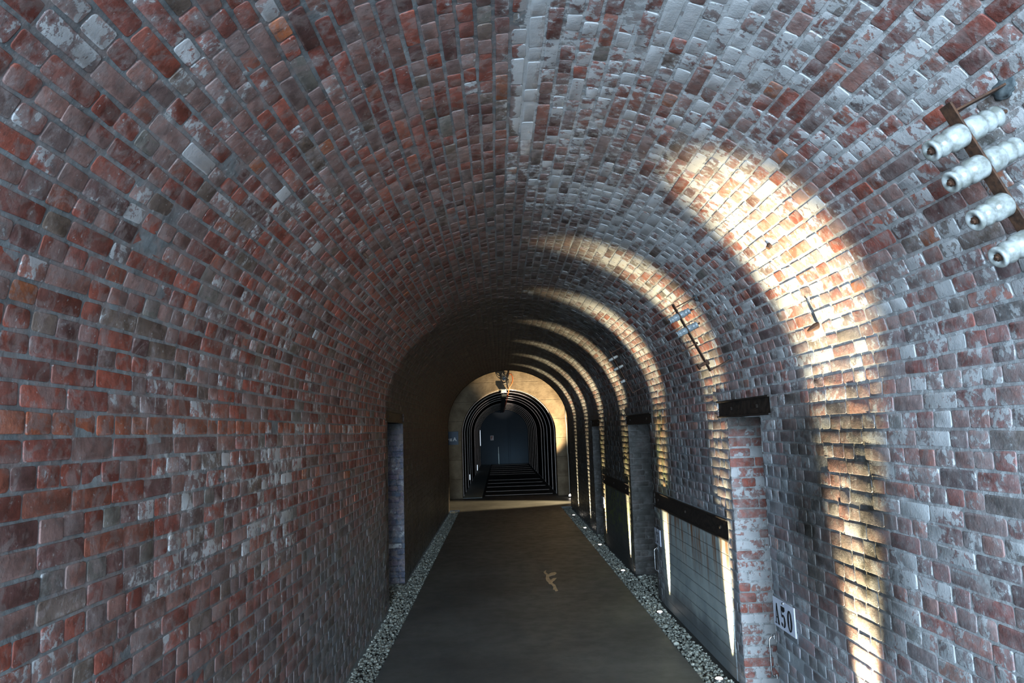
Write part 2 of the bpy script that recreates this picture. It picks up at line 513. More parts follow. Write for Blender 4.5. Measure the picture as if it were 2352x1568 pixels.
# ------------------------------------------------------------------ brick tunnel
# openings as (y0, y1, z0, z1)
D = [(4.90, 5.60, 0, 2.02), (8.56, 9.96, 0, 2.00), (12.90, 13.86, 0, 2.00)]
LT = [(4.70, 5.83, 2.02, 2.15), (8.43, 10.13, 2.00, 2.13), (12.80, 13.95, 2.00, 2.13)]
BAR = [(5.78, 8.48, 1.05, 1.22), (10.17, 12.72, 1.02, 1.18)]
PAN = [(5.78, 8.20, 0, 1.05), (10.17, 12.50, 0, 1.02)]
LD = (8.57, 9.94, 0, 2.12)
LLT = (8.47, 10.02, 2.12, 2.26)
def rs(h):      # hole on the right wall in (u, s)
    return (h[0], h[1], STOT - h[3], STOT - h[2])
def ls(h):
    return (h[0], h[1], h[2], h[3])
RH = [rs(h) for h in D + LT + BAR + PAN]
LH = [ls(LD), (LLT[0], LLT[1], 2.12, 2.26)]
us = np.arange(Y0, Y1 + .001, .05)

def shell_tint(pal, P):
    x, y, z = P[:, 0], P[:, 1], P[:, 2]
    # one course of newer orange stretchers on the left wall, redder far left, greyer crown
    o = (x < -1.2) & (z > 2.00) & (z < 2.085)
    pal = pal.copy()
    pal[o] = pal[o] * .3 + np.array([.36, .105, .045]) * .7
    wh = (x > .150) & (x < .225) & (z > 3.4) & (y < 3.9)
    pal[wh] = np.array([.50, .52, .53])
    k = sst(-.6, .2, x) * sst(1.4, .8, x) * sst(2.5, 5.0, y)
    g = pal.mean(1, keepdims=True)
    pal = pal * (1 - .7 * k[:, None]) + g * np.array([1.02, 1.0, .95]) * .7 * k[:, None]
    return pal

def build_shell(name, s0, s1, mode, pitch, holes, pad=0.0):
    cl = Cloud()
    mortar_cloud(cl, us, np.linspace(s0, s1, int((s1 - s0) / .035)), shell_map, holes)
    brick_cloud(cl, lay_bricks(s0, s1, Y0, Y1, pitch, mode, holes), shell_map, tint=shell_tint)
    o = cl.build(name, M['brick'])
    return tag(o, kind='structure')
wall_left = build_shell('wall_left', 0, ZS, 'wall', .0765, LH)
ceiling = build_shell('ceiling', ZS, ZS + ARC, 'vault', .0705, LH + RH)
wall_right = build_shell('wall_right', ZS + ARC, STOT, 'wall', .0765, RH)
tag(wall_left, 'red and grey weathered brick wall along the left side of the tunnel')
tag(ceiling, 'weathered brick barrel vault with flaking limewash over the tunnel')
tag(wall_right, 'blue-grey washed brick wall along the right side of the tunnel')

# recesses behind the doorways
def plane_map(o, a, b, n):
    o, a, b, n = map(np.array, (o, a, b, n))
    return lambda u, v, h: o[None] + u[:, None] * a[None] + v[:, None] * b[None] + h[:, None] * n[None]
def niche_wear_shade(wash, film, darkening, topdark=.8, ztop=2.0, y1=0):
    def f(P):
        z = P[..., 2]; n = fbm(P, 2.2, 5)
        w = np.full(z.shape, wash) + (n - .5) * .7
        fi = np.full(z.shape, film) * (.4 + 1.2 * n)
        so = np.clip(darkening + topdark * sst(ztop - .45, ztop, z + (n - .5) * .3), 0, 1)
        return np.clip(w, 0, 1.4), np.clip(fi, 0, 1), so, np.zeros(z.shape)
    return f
def niche(name, parent, x, out, y0, y1, z1, dep, wf, pal_tint, mc=(.165, .200, .215)):
    """out=+1 recess goes to +x"""
    cl = Cloud()
    faces = [
        (plane_map((x, y1, 0), (out, 0, 0), (0, 0, 1), (0, -1, 0)), dep, z1),          # far reveal, faces the mouth
        (plane_map((x, y0, 0), (out, 0, 0), (0, 0, 1), (0, 1, 0)), dep, z1),           # near reveal
        (plane_map((x + out * dep, y0, 0), (0, 1, 0), (0, 0, 1), (-out, 0, 0)), y1 - y0, z1)]
    for fm, w, hgt in faces:
        mortar_cloud(cl, np.linspace(0, w, int(w / .05) + 2), np.linspace(0, hgt, 45), fm, wearf=wf, colr=mc)
        brick_cloud(cl, lay_bricks(0, hgt, 0, w, .0765, 'mix'), fm, wearf=wf, wave=False, tint=pal_tint)
    fm = plane_map((x, y0, z1), (out, 0, 0), (0, 1, 0), (0, 0, -1))
    mortar_cloud(cl, np.linspace(0, dep, 5), np.linspace(0, y1 - y0, 9), fm, wearf=wf)
    return cl.build(name, M['brick'], parent)
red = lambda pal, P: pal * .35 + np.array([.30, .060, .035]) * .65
blu = lambda pal, P: pal * .3 + np.array([.05, .11, .20]) * .7  # blue daylight in the left recess put into the brick colour
deep_shade = lambda pal, P: pal * .15  # shade inside the two farther right recesses put into the brick colour
niche('doorway_recess', wall_right, XR, 1, *D[0][:2], D[0][3], .42, niche_wear_shade(.44, .0, .32, .70, 2.05), red)
niche('doorway_recess', wall_right, XR, 1, *D[1][:2], D[1][3], .38, niche_wear_shade(.1, .0, 1.0, .8, 2.0), deep_shade, (.02, .02, .022))
niche('doorway_recess', wall_right, XR, 1, *D[2][:2], D[2][3], .38, niche_wear_shade(.1, .0, 1.0, .8, 2.0), deep_shade, (.02, .02, .022))
niche('doorway_recess', wall_left, XL, -1, *LD[:2], LD[3], .40, niche_wear_shade(.18, .0, .12, .8, 2.15), blu, (.04, .06, .09))

# painted infill below the two long beams
for (a, b, c, d) in PAN:
    bm = bmesh.new()
    add_box(bm, (XR - .006, a, c), (XR + .08, b, d), .004)
    bm_obj('infill_panel', bm, M['panel'] if a < 9 else M['panel_dark'], wall_right)
# closing skin behind the thin brick shell at panel and pier
# ------------------------------------------------------------------ lintels and beams
def beam(name, x0, x1, y0, y1, z0, z1, label, bolts, side):
    t = empty(name, ((x0 + x1) / 2, (y0 + y1) / 2, z0), label, 'beam')
    inv = -Vector(t.location)
    bm = bmesh.new()
    lo = Vector((x0, y0, z0)); hi = Vector((x1, y1, z1))
    f = .012; xf = x0 if side > 0 else x1
    # web plus two flanges, the open side of the channel to the tunnel
    add_box(bm, lo + Vector((.018 if side > 0 else 0, 0, 0)) + inv, hi - Vector((0 if side > 0 else .018, 0, 0)) + inv, .003)
    add_box(bm, lo + inv, Vector((x1, y1, z0 + f)) + inv, .002)
    add_box(bm, Vector((x0, y0, z1 - f)) + inv, hi + inv, .002)
    bm_obj('channel', bm, M['steel'], t)
    for yb in bolts:
        bm = bmesh.new()
        xs = (x0 + .018 if side > 0 else x1 - .018)
        lathe(bm, Vector((xs, yb, (z0 + z1) / 2)) + inv, (-side, 0, 0), [(0, .014), (.010, .014), (.013, .008)], 6)
        bm_obj('bolt', bm, M['steel'], t)
    return t
beam('steel_lintel', XR - .012, XR + .12, *LT[0][:2], LT[0][2], LT[0][3], 'black steel lintel over the nearest right-hand doorway beside the A50 plate', (4.95, 5.5), 1)
beam('steel_lintel', XR - .012, XR + .12, *LT[1][:2], LT[1][2], LT[1][3], 'black steel lintel over the middle dark doorway of the right wall, between the two long beams', (8.7, 9.8), 1)
beam('steel_lintel', XR - .012, XR + .12, *LT[2][:2], LT[2][2], LT[2][3], 'small black steel lintel over the farthest doorway of the right wall', (13.0, 13.7), 1)
beam('steel_lintel', XL - .12, XL + .006, *LLT[:2], LLT[2], LLT[3], 'dark steel lintel over the only doorway in the left wall', (8.7, 9.8), -1)
beam('steel_beam', XR - .014, XR + .10, *BAR[0][:2], BAR[0][2], BAR[0][3], 'long black steel beam across the nearer grey painted wall panel, rust runs below it', (5.98, 7.1, 8.3), 1)
beam('steel_beam', XR - .014, XR + .10, *BAR[1][:2], BAR[1][2], BAR[1][3], 'long black steel beam across the farther, dark and mossy wall panel', (10.4, 11.5, 12.5), 1)

# ------------------------------------------------------------------ number plates
def glyph_polys(ch):
    """outlines in a 0.5 x 1 cell, stencil style"""
    def cres(cx, cy, rx, ry, t, a0, a1, n=14, inner=.45):
        o = []; i = []
        for k in range(n + 1):
            a = math.radians(a0 + (a1 - a0) * k / n)
            o.append((cx + rx * math.cos(a), cy + ry * math.sin(a)))
            i.append((cx + (rx - t) * math.cos(a), cy + (ry - t * inner) * math.sin(a)))
        return [(o[k], o[k + 1], i[k + 1], i[k]) for k in range(n)]
    if ch == 'A':
        return [[(.02, 0), (.20, 0), (.20, .05), (.02, .05)], [(.08, .05), (.12, .05), (.25, 1.0), (.22, 1.0)],
                [(.32, 0), (.50, 0), (.31, 1.0), (.22, 1.0)], [(.13, .30), (.34, .30), (.34, .35), (.14, .35)]]
    if ch == '0':
        return cres(.25, .5, .23, .5, .15, 95, 265) + cres(.25, .5, .23, .5, .15, -85, 85)
    if ch == '1':
        return [[(.17, 0), (.34, 0), (.34, 1.0), (.17, 1.0)], [(.08, .86), (.17, .92), (.17, 1.0), (.08, .93)]]
    if ch == '5':
        return [[(.06, .55), (.11, .55), (.11, 1.0), (.06, 1.0)], [(.11, .80), (.26, .72), (.44, .84), (.44, 1.0), (.11, 1.0)]] \
            + cres(.24, .31, .23, .31, .15, -85, 140) + [[(.03, .08), (.16, .02), (.18, .16), (.04, .22)]]
    if ch == '2':
        return cres(.24, .74, .21, .26, .13, -30, 175) + [[(.28, .52), (.43, .62), (.20, .18), (.04, .16)], [(.04, 0), (.46, 0), (.46, .18), (.04, .18)]]
    return []
def number_plate(yl, yr, z0, z1, text, label, tilt=0.0):
    """the plate hangs on the right wall; yl is its left (far) edge"""
    x = XR - .0075
    yc = (yl + yr) / 2; zc = (z0 + z1) / 2; W = yl - yr; H = z1 - z0
    t = empty('number_plate', (x, yc, zc), label, 'number plate', 'numbered plates beside the right-hand doorways')
    t.rotation_euler = (tilt, 0, 0)
    bm = bmesh.new(); add_box(bm, (-.004, -W / 2, -H / 2), (.004, W / 2, H / 2), .0015); bm_obj('plate', bm, M['plate'], t)
    cw = W / (len(text) + .35); gh = H * .72
    for i, ch in enumerate(text):
        bm = bmesh.new()
        y0 = W / 2 - .26 * cw - i * cw
        for poly in glyph_polys(ch):
            vf = [bm.verts.new((-.0065, y0 - p[0] * 1.6 * cw * .95, -gh / 2 - H * .04 + p[1] * gh)) for p in poly]
            vb = [bm.verts.new((-.0035, v.co.y, v.co.z)) for v in vf]
            bm.faces.new(vf[::-1]); bm.faces.new(vb)
            for a in range(len(vf)):
                c = (a + 1) % len(vf); bm.faces.new((vf[a], vf[c], vb[c], vb[a]))
        bmesh.ops.recalc_face_normals(bm, faces=bm.faces)
        bm_obj('painted_character', bm, M['black'], t)
    bm = bmesh.new(); lathe(bm, (-.004, 0, H * .43), (-1, 0, 0), [(0, .008), (.003, .008), (.006, .004)], 12)
    bm_obj('screw', bm, M['chrome'], t)
number_plate(4.885, 4.54, .655, .835, 'A50', 'pale plate with black stencilled A50 beside the nearest right-hand doorway')
number_plate(8.535, 8.25, .625, .805, 'A51', 'white A51 plate at the left end of the nearer painted panel')
number_plate(12.88, 12.62, .60, .78, 'A52', 'small bright plate at the far end of the mossy panel, farthest of the three')

def grip(y, z0, z1, label):
    t = empty('grab_bracket', (XR, y, z0), label, 'bracket', 'slim metal brackets on the doorway edges')
    H = z1 - z0
    bm = bmesh.new()
    pts = [(0.0, 0, .01), (-.022, 0, .012), (-.032, 0, .025), (-.034, 0, .06), (-.034, 0, H - .06), (-.032, 0, H - .025), (-.022, 0, H - .012), (0, 0, H - .01)]
    tube(bm, pts, .0055, 10); bm_obj('rod', bm, M['chrome'], t, True)
    for zz in (.01, H - .01):
        bm = bmesh.new(); add_box(bm, (-.006, -.014, zz - .014), (.002, .014, zz + .014), .002); bm_obj('foot_plate', bm, M['chrome'], t)
grip(4.94, .30, .57, 'slim chrome bracket upright on the edge of the nearest right-hand doorway, below the A50 plate')
grip(8.50, .31, .58, 'slim pale bracket on the doorway edge below the second numbered plate')

# ------------------------------------------------------------------ insulator racks
def rack(y, ins, label, mat, bolts=(), k=1.0):
    p0 = Vector((1.352, y, 2.85)); p1 = Vector((1.590, y, 2.37))
    root = Vector((1.52, y, 2.93))
    t = empty('insulator_rack', root, label, 'insulator rack', 'iron racks of porcelain insulators on the right of the vault')
    L = lambda v: Vector(v) - root
    d = (p1 - p0).normalized()
    n = Vector((0, 1, 0)).cross(d).normalized()
    if n.x < 0: n = -n
    bm = bmesh.new()
    box_between(bm, L(p0 - d * .03), L(p1 + d * .005), .050, .007, (0, 1, 0), .0015)
    # bent arms into the vault
    def reach(p):
        q = p.copy()
        for _ in range(200):
            if ((q.x - CX) / AX) ** 2 + ((q.z - ZS) / BZ) ** 2 >= 1.0 or q.x > XR: break
            q += n * .004
        return q
    for p in (p0, p1):
        box_between(bm, L(p), L(reach(p) + n * .02), .050, .007, (0, 1, 0), .0015)
    bm_obj('iron_bar', bm, M['rust'], t)
    for p in (p0, p1):
        q = reach(p)
        bm = bmesh.new()
        bmesh.ops.create_icosphere(bm, subdivisions=3, radius=1)
        for v in bm.verts:
            wob = 1 + .35 * (random.random() - .5)
            v.co = L(q) + Vector((0, v.co.y * .050 * wob, 0)) + n * (v.co.z * .007) + d * (v.co.x * .036 * wob)
        bm_obj('mortar_pad', bm, M['pad'], t, True)
    prof = [(.000, .022), (.002, .0350), (.006, .0370), (.044, .0370), (.049, .0345), (.054, .0305), (.060, .0300), (.066, .0325), (.074, .0345), (.082, .0335), (.088, .0290), (.094, .0275), (.100, .0315), (.106, .0330), (.112, .0320), (.114, .0280), (.110, .0150), (.106, .0140)]
    prof = [(a * k, b * k) for a, b in prof]
    for tt, sides in ins:
        c = p0 + (p1 - p0) * tt
        bm = bmesh.new()
        lo = -.12 * k if -1 in sides else -.03
        hi = .150 * k if 1 in sides else .02
        lathe(bm, L(c + n * lo), n, [(0, .006), (hi - lo, .006)], 8)
        bm_obj('pin', bm, M['rust'], t)
        for s in sides:
            bm = bmesh.new()
            lathe(bm, L(c + n * (s * .004)), n * s, prof, 24)
            io = bm_obj('porcelain_insulator', bm, mat, t, True)
            if s < 0:
                bm = bmesh.new()
                lathe(bm, L(c - n * .104 * k), -n, [(0, .013), (.010, .013), (.011, .007), (.018, .007)], 6)
                bm_obj('nut', bm, M['rust'], io)
    for tt, s, ln, r in bolts:
        c = p0 + (p1 - p0) * tt
        bm = bmesh.new()
        lathe(bm, L(c - n * (s * .02)), n * s, [(0, r * 1.8), (.014, r * 1.8), (.0141, r), (ln, r), (ln + .001, r * 1.9), (ln + .014, r * 1.9)], 8)
        bm_obj('bare_pin', bm, M['rust'], t)
rack(1.985, [(.13, (1, -1)), (.33, (1, -1)), (.57, (-1,)), (.80, (-1, 1))], 'nearest insulator rack, large white porcelain spools on a rusty bar at the upper right', M['porc'])
rack(5.33, [(.13, (1, -1)), (.35, (1, -1))], 'middle insulator rack, blue-grey spools above bare pins in the bright light streak', M['porcd'], [(.58, -1, .12, .005), (.88, -1, .075, .012)], .74)
rack(8.5, [(.13, (1, -1)), (.37, (1, -1)), (.68, (-1,))], 'farthest insulator rack, small pale spools against the black part of the vault', M['porc'], (), .50)

# iron stubs in the vault
def stub(loc, nrm, ln, r, label, cone=True):
    bm = bmesh.new()
    lathe(bm, (0, 0, 0), nrm, [(-.02, r * .8), (0, r), (ln * .5, r * .8), (ln, r * (.35 if cone else .7))], 10)
    o = bm_obj('iron_stub', bm, M['rust'], None)
    o.location = loc
    tag(o, label, 'iron stub')
stub((1.722, 3.80, 2.475), (-.75, 0, -.45), .055, .020, 'dark tapered iron stub at the foot of the brightest light patch')
stub((1.510, 3.81, 2.93), (-.6, 0, -.75), .020, .018, 'short rusty plug in the middle of the brightest light patch', False)
stub((-.13, 4.55, 3.497), (.2, 0, -1), .03, .012, 'small dark iron stub near the crown, highest of three on the left')
stub((-.50, 4.58, 3.375), (.4, 0, -1), .03, .012, 'small dark iron stub on the left vault, middle one of three')
stub((-.84, 4.59, 3.14), (.7, 0, -.8), .035, .013, 'small dark iron stub low on the left vault, lowest of three')

# ------------------------------------------------------------------ floor, gravel
bm = bmesh.new()
add_box(bm, (EL, Y0 - 1.0, -.10), (ER, 18.9, 0.0), .006)
add_box(bm, (-4.0, 18.85, -.10), (4.0, YC + .3, -.001))
fl = tag(bm_obj('floor', bm, M['floor']), 'smooth dark grey concrete path down the tunnel', kind='structure')
bm = bmesh.new()
add_box(bm, (-1.4, YC + .28, -.10), (2.0, YF + .3, -.003))
bm_obj('passage_floor', bm, M['passfloor'], fl)
bm = bmesh.new()
add_box(bm, (-1.16, YC + .02, -.01), (-.58, YF - .2, .012), .003)
bm_obj('slate_strip', bm, M['slate'], fl)
bm = bmesh.new()
for a, b in ((XL - .45, EL), (ER, XR + .45)):
    add_box(bm, (a, Y0 - 1, -.12), (b, Y1 + .2, -.045))
bm_obj('gravel_bed', bm, M['bed'], fl)

def gravel(name, regions, label):
    ico = bmesh.new(); bmesh.ops.create_icosphere(ico, subdivisions=1, radius=1)
    iv = np.array([v.co[:] for v in ico.verts]); fi = np.array([[v.index for v in f.verts] for f in ico.faces]); ico.free()
    V = []; F = []; off = 0
    for (x0, x1, y0, y1, dens) in regions:
        n = int((x1 - x0) * (y1 - y0) * dens)
        x = rng.uniform(x0, x1, n); y = rng.uniform(y0, y1, n)
        r = .0085 + .011 * rng.random(n) ** 2 + .009 * (rng.random(n) > .93)
        z = -.045 + rng.random(n) * .036
        x = np.clip(x, x0 + r, x1 - r)
        P = iv[None] * (1 + rng.normal(size=(n, 12, 1)) * .16) * (r[:, None, None] * (1 + rng.normal(size=(n, 1, 3)) * .18))
        a = rng.uniform(0, 2 * PI, n); c, s = np.cos(a)[:, None], np.sin(a)[:, None]
        X = P[..., 0] * c - P[..., 1] * s; Y = P[..., 0] * s + P[..., 1] * c
        P = np.stack([X + x[:, None], Y + y[:, None], P[..., 2] * .75 + z[:, None]], -1).reshape(-1, 3)
        V.append(P); F.append((fi[None] + (np.arange(n) * 12)[:, None, None]).reshape(-1, 3) + off); off += n * 12
    V = np.concatenate(V); F = np.concatenate(F)
    me = bpy.data.meshes.new(name)
    me.vertices.add(len(V)); me.vertices.foreach_set('co', V.astype(np.float32).reshape(-1))
    me.loops.add(F.size); me.loops.foreach_set('vertex_index', F.astype(np.int32).reshape(-1))
    me.polygons.add(len(F)); me.polygons.foreach_set('loop_start', np.arange(len(F), dtype=np.int32) * 3); me.polygons.foreach_set('loop_total', np.full(len(F), 3, np.int32))
    me.update(calc_edges=True); me.materials.append(M['gravel'])
    return tag(link(bpy.data.objects.new(name, me)), label, 'gravel', kind='stuff')
gravel('gravel_strip', [(XL + .012, EL - .005, 2.5, 9.0, 1900), (XL + .012, EL - .005, 9.0, Y1, 1700), (XL - .38, XL + .02, LD[0] + .02, LD[1] - .02, 1700)],
       'strip of pale loose gravel along the foot of the left wall')
gravel('gravel_strip', [(ER + .005, XR - .022, 3.5, 9.0, 1900), (ER + .005, XR - .022, 9.0, Y1, 1700)] + [(XR, XR + .34, d[0] + .02, d[1] - .02, 1500) for d in D],
       'strip of pale loose gravel along the foot of the right wall, holding the floor lamps')

# flaked patch on the floor, its bright reflection painted as pale ochre
px = [(905, 560), (975, 510), (960, 580), (1040, 640), (1130, 590), (1240, 575), (1290, 605), (1230, 660), (1100, 690), (1060, 700), (1065, 760), (1110, 810), (1180, 760), (1290, 750), (1230, 820), (1170, 860), (1160, 900), (1250, 960), (1285, 1050), (1330, 1130), (1260, 1150), (1210, 1090), (1180, 1100), (1190, 1020), (1140, 950), (1060, 930), (1040, 880), (980, 830), (960, 760), (975, 660), (900, 590)]
def cam_axes():
    yaw, pit, rol = .0216, .1238, -.0333
    cy, sy, cp, sp = math.cos(yaw), math.sin(yaw), math.cos(pit), math.sin(pit)
    f = Vector((sy * cp, cy * cp, sp)); r0 = Vector((cy, -sy, 0)); u0 = r0.cross(f)
    r = math.cos(rol) * r0 + math.sin(rol) * u0; u = -math.sin(rol) * r0 + math.cos(rol) * u0
    return f, r, u
FPX = 1649.5
_f, _r, _u = cam_axes()
# outline measured on the slab (metres)
outline = []
for (a, b) in px:
    X = 1180 + a / 13.07; Y = 1270 + b / 13.07
    v = _f * FPX + _r * (X - 1176) + _u * (784 - Y)
    k = -EYE / v.z
    outline.append((round(v.x * k, 3), round(v.y * k, 3)))
bm = bmesh.new()
vt = [bm.verts.new((x, y, .0015)) for x, y in outline]
fc = bm.faces.new(vt)
if fc.normal.z < 0: fc.normal_flip()
r = bmesh.ops.extrude_face_region(bm, geom=[fc])
for v in r['geom']:
    if isinstance(v, bmesh.types.BMVert): v.co.z = .004
bmesh.ops.recalc_face_normals(bm, faces=bm.faces)
bmesh.ops.triangulate(bm, faces=[f for f in bm.faces if len(f.verts) > 4])
tag(bm_obj('floor_patch', bm, M['chip']), 'flaked patch with a pale ochre painted reflection on the dark path, right of its middle', 'floor patch')

# ------------------------------------------------------------------ floor uplights
LY = [3.70, 5.86, 7.95, 10.25, 12.55, 14.70, 16.90]
WH = ['nearest of the floor lamps, in the gravel beside the nearest right-hand doorway',
      'bright floor lamp in the gravel before the right end of the nearer painted panel',
      'bright floor lamp in the gravel below the left end of the nearer painted panel',
      'floor lamp in the dark gravel just past the middle doorway of the right wall',
      'floor lamp in the dark gravel at the far end of the mossy panel',
      'small floor lamp in the gravel beyond the farthest doorway, second from the tunnel end',
      'small floor lamp in the gravel by the tunnel end']
def uplight(x, y, label, power, tiltx=0.0, wide=.40, cone=44):
    t = empty('floor_lamp', (x, y, -.012), label, 'floor lamp', 'uplights along the foot of the right wall')
    bm = bmesh.new()
    lathe(bm, (0, 0, -.03), (0, 0, 1), [(0, .040), (.030, .042), (.040, .042), (.044, .038), (.044, .030), (.038, .029)], 24)
    bm_obj('housing', bm, M['bezel'], t, True)
    bm = bmesh.new()
    lathe(bm, (0, 0, .002), (0, 0, 1), [(0, .028), (.012, .028), (.018, .022), (.021, .010)], 20)
    bm_obj('lens', bm, M['lens'], t, True)
    ld = bpy.data.lights.new('uplight_beam', 'SPOT'); ld.energy = power; ld.color = (1.0, .82, .50)
    ld.spot_size = math.radians(cone); ld.spot_blend = 1.0; ld.shadow_soft_size = .03
    lo = link(bpy.data.objects.new('uplight_beam', ld), t)
    lo.location = (0, 0, .04); lo.rotation_euler = (0, PI + math.radians(tiltx), 0)
    lo.scale = (1.0, wide, 1.0)
POW = [3600, 1700, 1600, 2400, 2400, 2400, 2400]
for y, w, p in zip(LY, WH, POW):
    if y < 4: uplight(1.60, y, w, p, 4, .80, 33)
    else: uplight(1.655, y, w, p, 6, .33, 58)

# ------------------------------------------------------------------ cross corridor, concrete wall and far passage
def arch_pts(cx, ax, zs, bz, n=40):
    pts = [(cx - ax, 0.0)]
    for k in range(n + 1):
        t = PI - PI * k / n
        pts.append((cx + ax * math.cos(t), zs + bz * math.sin(t)))
    pts.append((cx + ax, 0.0)); return pts
def arch_wall(bm, pts, y0, y1, X0, X1, Z1):
    """wall between y0 and y1 with an arched hole"""
    def outer(p):
        x, z = p
        if z <= 0: return (X0 if x < 0 else X1, 0)
        cx = (pts[0][0] + pts[-1][0]) / 2
        dx, dz = x - cx, z - 0
        s = 1e9
        if dx < 0: s = min(s, (X0 - cx) / dx)
        if dx > 0: s = min(s, (X1 - cx) / dx)
        if dz > 0: s = min(s, Z1 / dz)
        return (cx + dx * s, dz * s)
    for (ya, flip) in ((y0, False), (y1, True)):
        a = [bm.verts.new((p[0], ya, p[1])) for p in pts]
        b = [bm.verts.new((outer(p)[0], ya, outer(p)[1])) for p in pts]
        for k in range(len(pts) - 1):
            f = (a[k], a[k + 1], b[k + 1], b[k])
            bm.faces.new(f if not flip else f[::-1])
        if ya == y0: A = a
        else:
            for k in range(len(pts) - 1):
                bm.faces.new((A[k], a[k], a[k + 1], A[k + 1]))
    bmesh.ops.recalc_face_normals(bm, faces=bm.faces)
PP = arch_pts(PCX, PAX, PZS, PBZ)
bm = bmesh.new(); arch_wall(bm, PP, YC, YC + .28, -4.0, 2.08, 4.2)
we = tag(bm_obj('wall_end', bm, M['conc']), 'pale concrete wall with a round-arched opening at the end of the tunnel', kind='structure')
TP = arch_pts(CX, AX + .001, ZS, BZ + .001)
bm = bmesh.new(); arch_wall(bm, TP, Y1 + .003, Y1 + .16, -4.0, 4.0, 4.2)
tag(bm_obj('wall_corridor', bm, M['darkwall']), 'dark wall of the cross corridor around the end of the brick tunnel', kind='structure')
bm = bmesh.new(); add_box(bm, (-4.0, Y1, 4.2), (4.0, YC + .3, 4.4)); tag(bm_obj('ceiling_corridor', bm, M['darkwall']), 'dark ceiling of the cross corridor', kind='structure')
bm = bmesh.new(); add_box(bm, (-4.2, Y1, 0), (-4.0, YC + .3, 4.2)); tag(bm_obj('wall_corridor_left', bm, M['darkwall']), 'dark left end of the cross corridor', kind='structure')
bm = bmesh.new(); add_box(bm, (4.0, Y1, 0), (4.2, YC + .3, 4.2)); tag(bm_obj('wall_corridor_right', bm, M['darkwall']), 'dark right end of the cross corridor', kind='structure')
bm = bmesh.new(); add_box(bm, (2.08, YC + .25, 0), (4.0, YC + .3, 4.2)); tag(bm_obj('wall_corridor_back', bm, M['darkwall']), 'dark recess right of the concrete wall', kind='structure')

# passage shell
bm = bmesh.new()
n = 46; rows = []
for yy in np.linspace(YC + .28, YF, 23):
    rows.append([bm.verts.new((p[0], yy, p[1])) for p in arch_pts(PCX, PAX + .012, PZS, PBZ + .012, n)])
for a, b in zip(rows[:-1], rows[1:]):
    for k in range(len(a) - 1):
        bm.faces.new((a[k], a[k + 1], b[k + 1], b[k]))
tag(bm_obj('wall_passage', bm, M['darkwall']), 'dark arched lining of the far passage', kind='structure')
# pale strips standing in for rings of light, each with its floor line
RY = [22.75, 24.3, 26.2, 28.0, 29.8, 33.6, 35.1, 36.9, 38.8, 40.8, 42.9]
ip = arch_pts(PCX, PAX - .005, PZS, PBZ - .005, 48); op = arch_pts(PCX, PAX + .015, PZS, PBZ + .015, 48)
for i, yy in enumerate(RY):
    bm = bmesh.new(); w = .022
    A = [bm.verts.new((p[0], yy, p[1])) for p in ip]; B = [bm.verts.new((p[0], yy, p[1])) for p in op]
    C_ = [bm.verts.new((p[0], yy + w, p[1])) for p in ip]
    for k in range(len(ip) - 1):
        bm.faces.new((A[k], A[k + 1], B[k + 1], B[k])); bm.faces.new((A[k], C_[k], C_[k + 1], A[k + 1]))
    o = tag(bm_obj('trim_light_ring_%d' % (i + 1), bm, M['lightring']), 'thin pale arch strip standing in for a ring of light across the dark far passage', kind='structure')
    bm = bmesh.new(); add_box(bm, (-.50, yy, -.01), (PCX + PAX - .12, yy + .035, .006), .002)
    bm_obj('floor_light_line', bm, M['lightring'], o)
bm = bmesh.new(); add_box(bm, (-1.6, YF, -.1), (2.2, YF + .2, 3.6))
tag(bm_obj('wall_far', bm, M['blue']), 'dark blue wall closing the far passage', kind='structure')
bm = bmesh.new(); add_box(bm, (.55, YF - .10, 0), (.62, YF, 2.9), .01); bm_obj('pilaster', bm, M['blue'], bpy.data.objects['wall_far'])

# things on and before the far wall
t = empty('wall_notice', (-.46, YF - .012, 1.585), 'small pale notice with red print on the dark blue far wall', 'notice')
bm = bmesh.new(); add_box(bm, (-.10, -.004, -.145), (.10, .006, .145), .002); bm_obj('sheet', bm, M['paper'], t)
bm = bmesh.new(); add_box(bm, (-.07, -.006, .0), (.02, -.003, .10)); add_box(bm, (-.01, -.006, .05), (.05, -.003, .10)); add_box(bm, (-.07, -.006, -.08), (.0, -.003, -.02)); bm_obj('printed_block', bm, M['paperred'], t)
t = empty('slim_post', (-.085, 43.9, 0), 'slim pale upright post standing before the dark blue far wall', 'post')
bm = bmesh.new(); lathe(bm, (0, 0, .02), (0, 0, 1), [(0, .022), (1.02, .022), (1.03, .015)], 14); bm_obj('shaft', bm, M['white'], t, True)
bm = bmesh.new(); lathe(bm, (0, 0, 0), (0, 0, 1), [(0, .10), (.015, .10), (.025, .03)], 20); bm_obj('foot', bm, M['cable'], t, True)
bm = bmesh.new(); add_box(bm, (-1.165, 43.3, 1.15), (-1.135, 43.34, 2.08), .004)
tag(bm_obj('window_1', bm, M['daylight']), 'narrow bright slit of daylight at the left end of the far passage', kind='structure')
bm = bmesh.new(); add_box(bm, (-1.17, 27.4, .20), (-1.142, 27.42, .40), .004)
tag(bm_obj('window_2', bm, M['daylight']), 'short blue-white slit of daylight low on the left of the passage', kind='structure')
bm = bmesh.new(); add_box(bm, (-1.17, 36.6, .06), (-1.142, 36.62, .34), .004)
tag(bm_obj('window_3', bm, M['daylight']), 'short white slit low on the left, deeper in the passage', kind='structure')

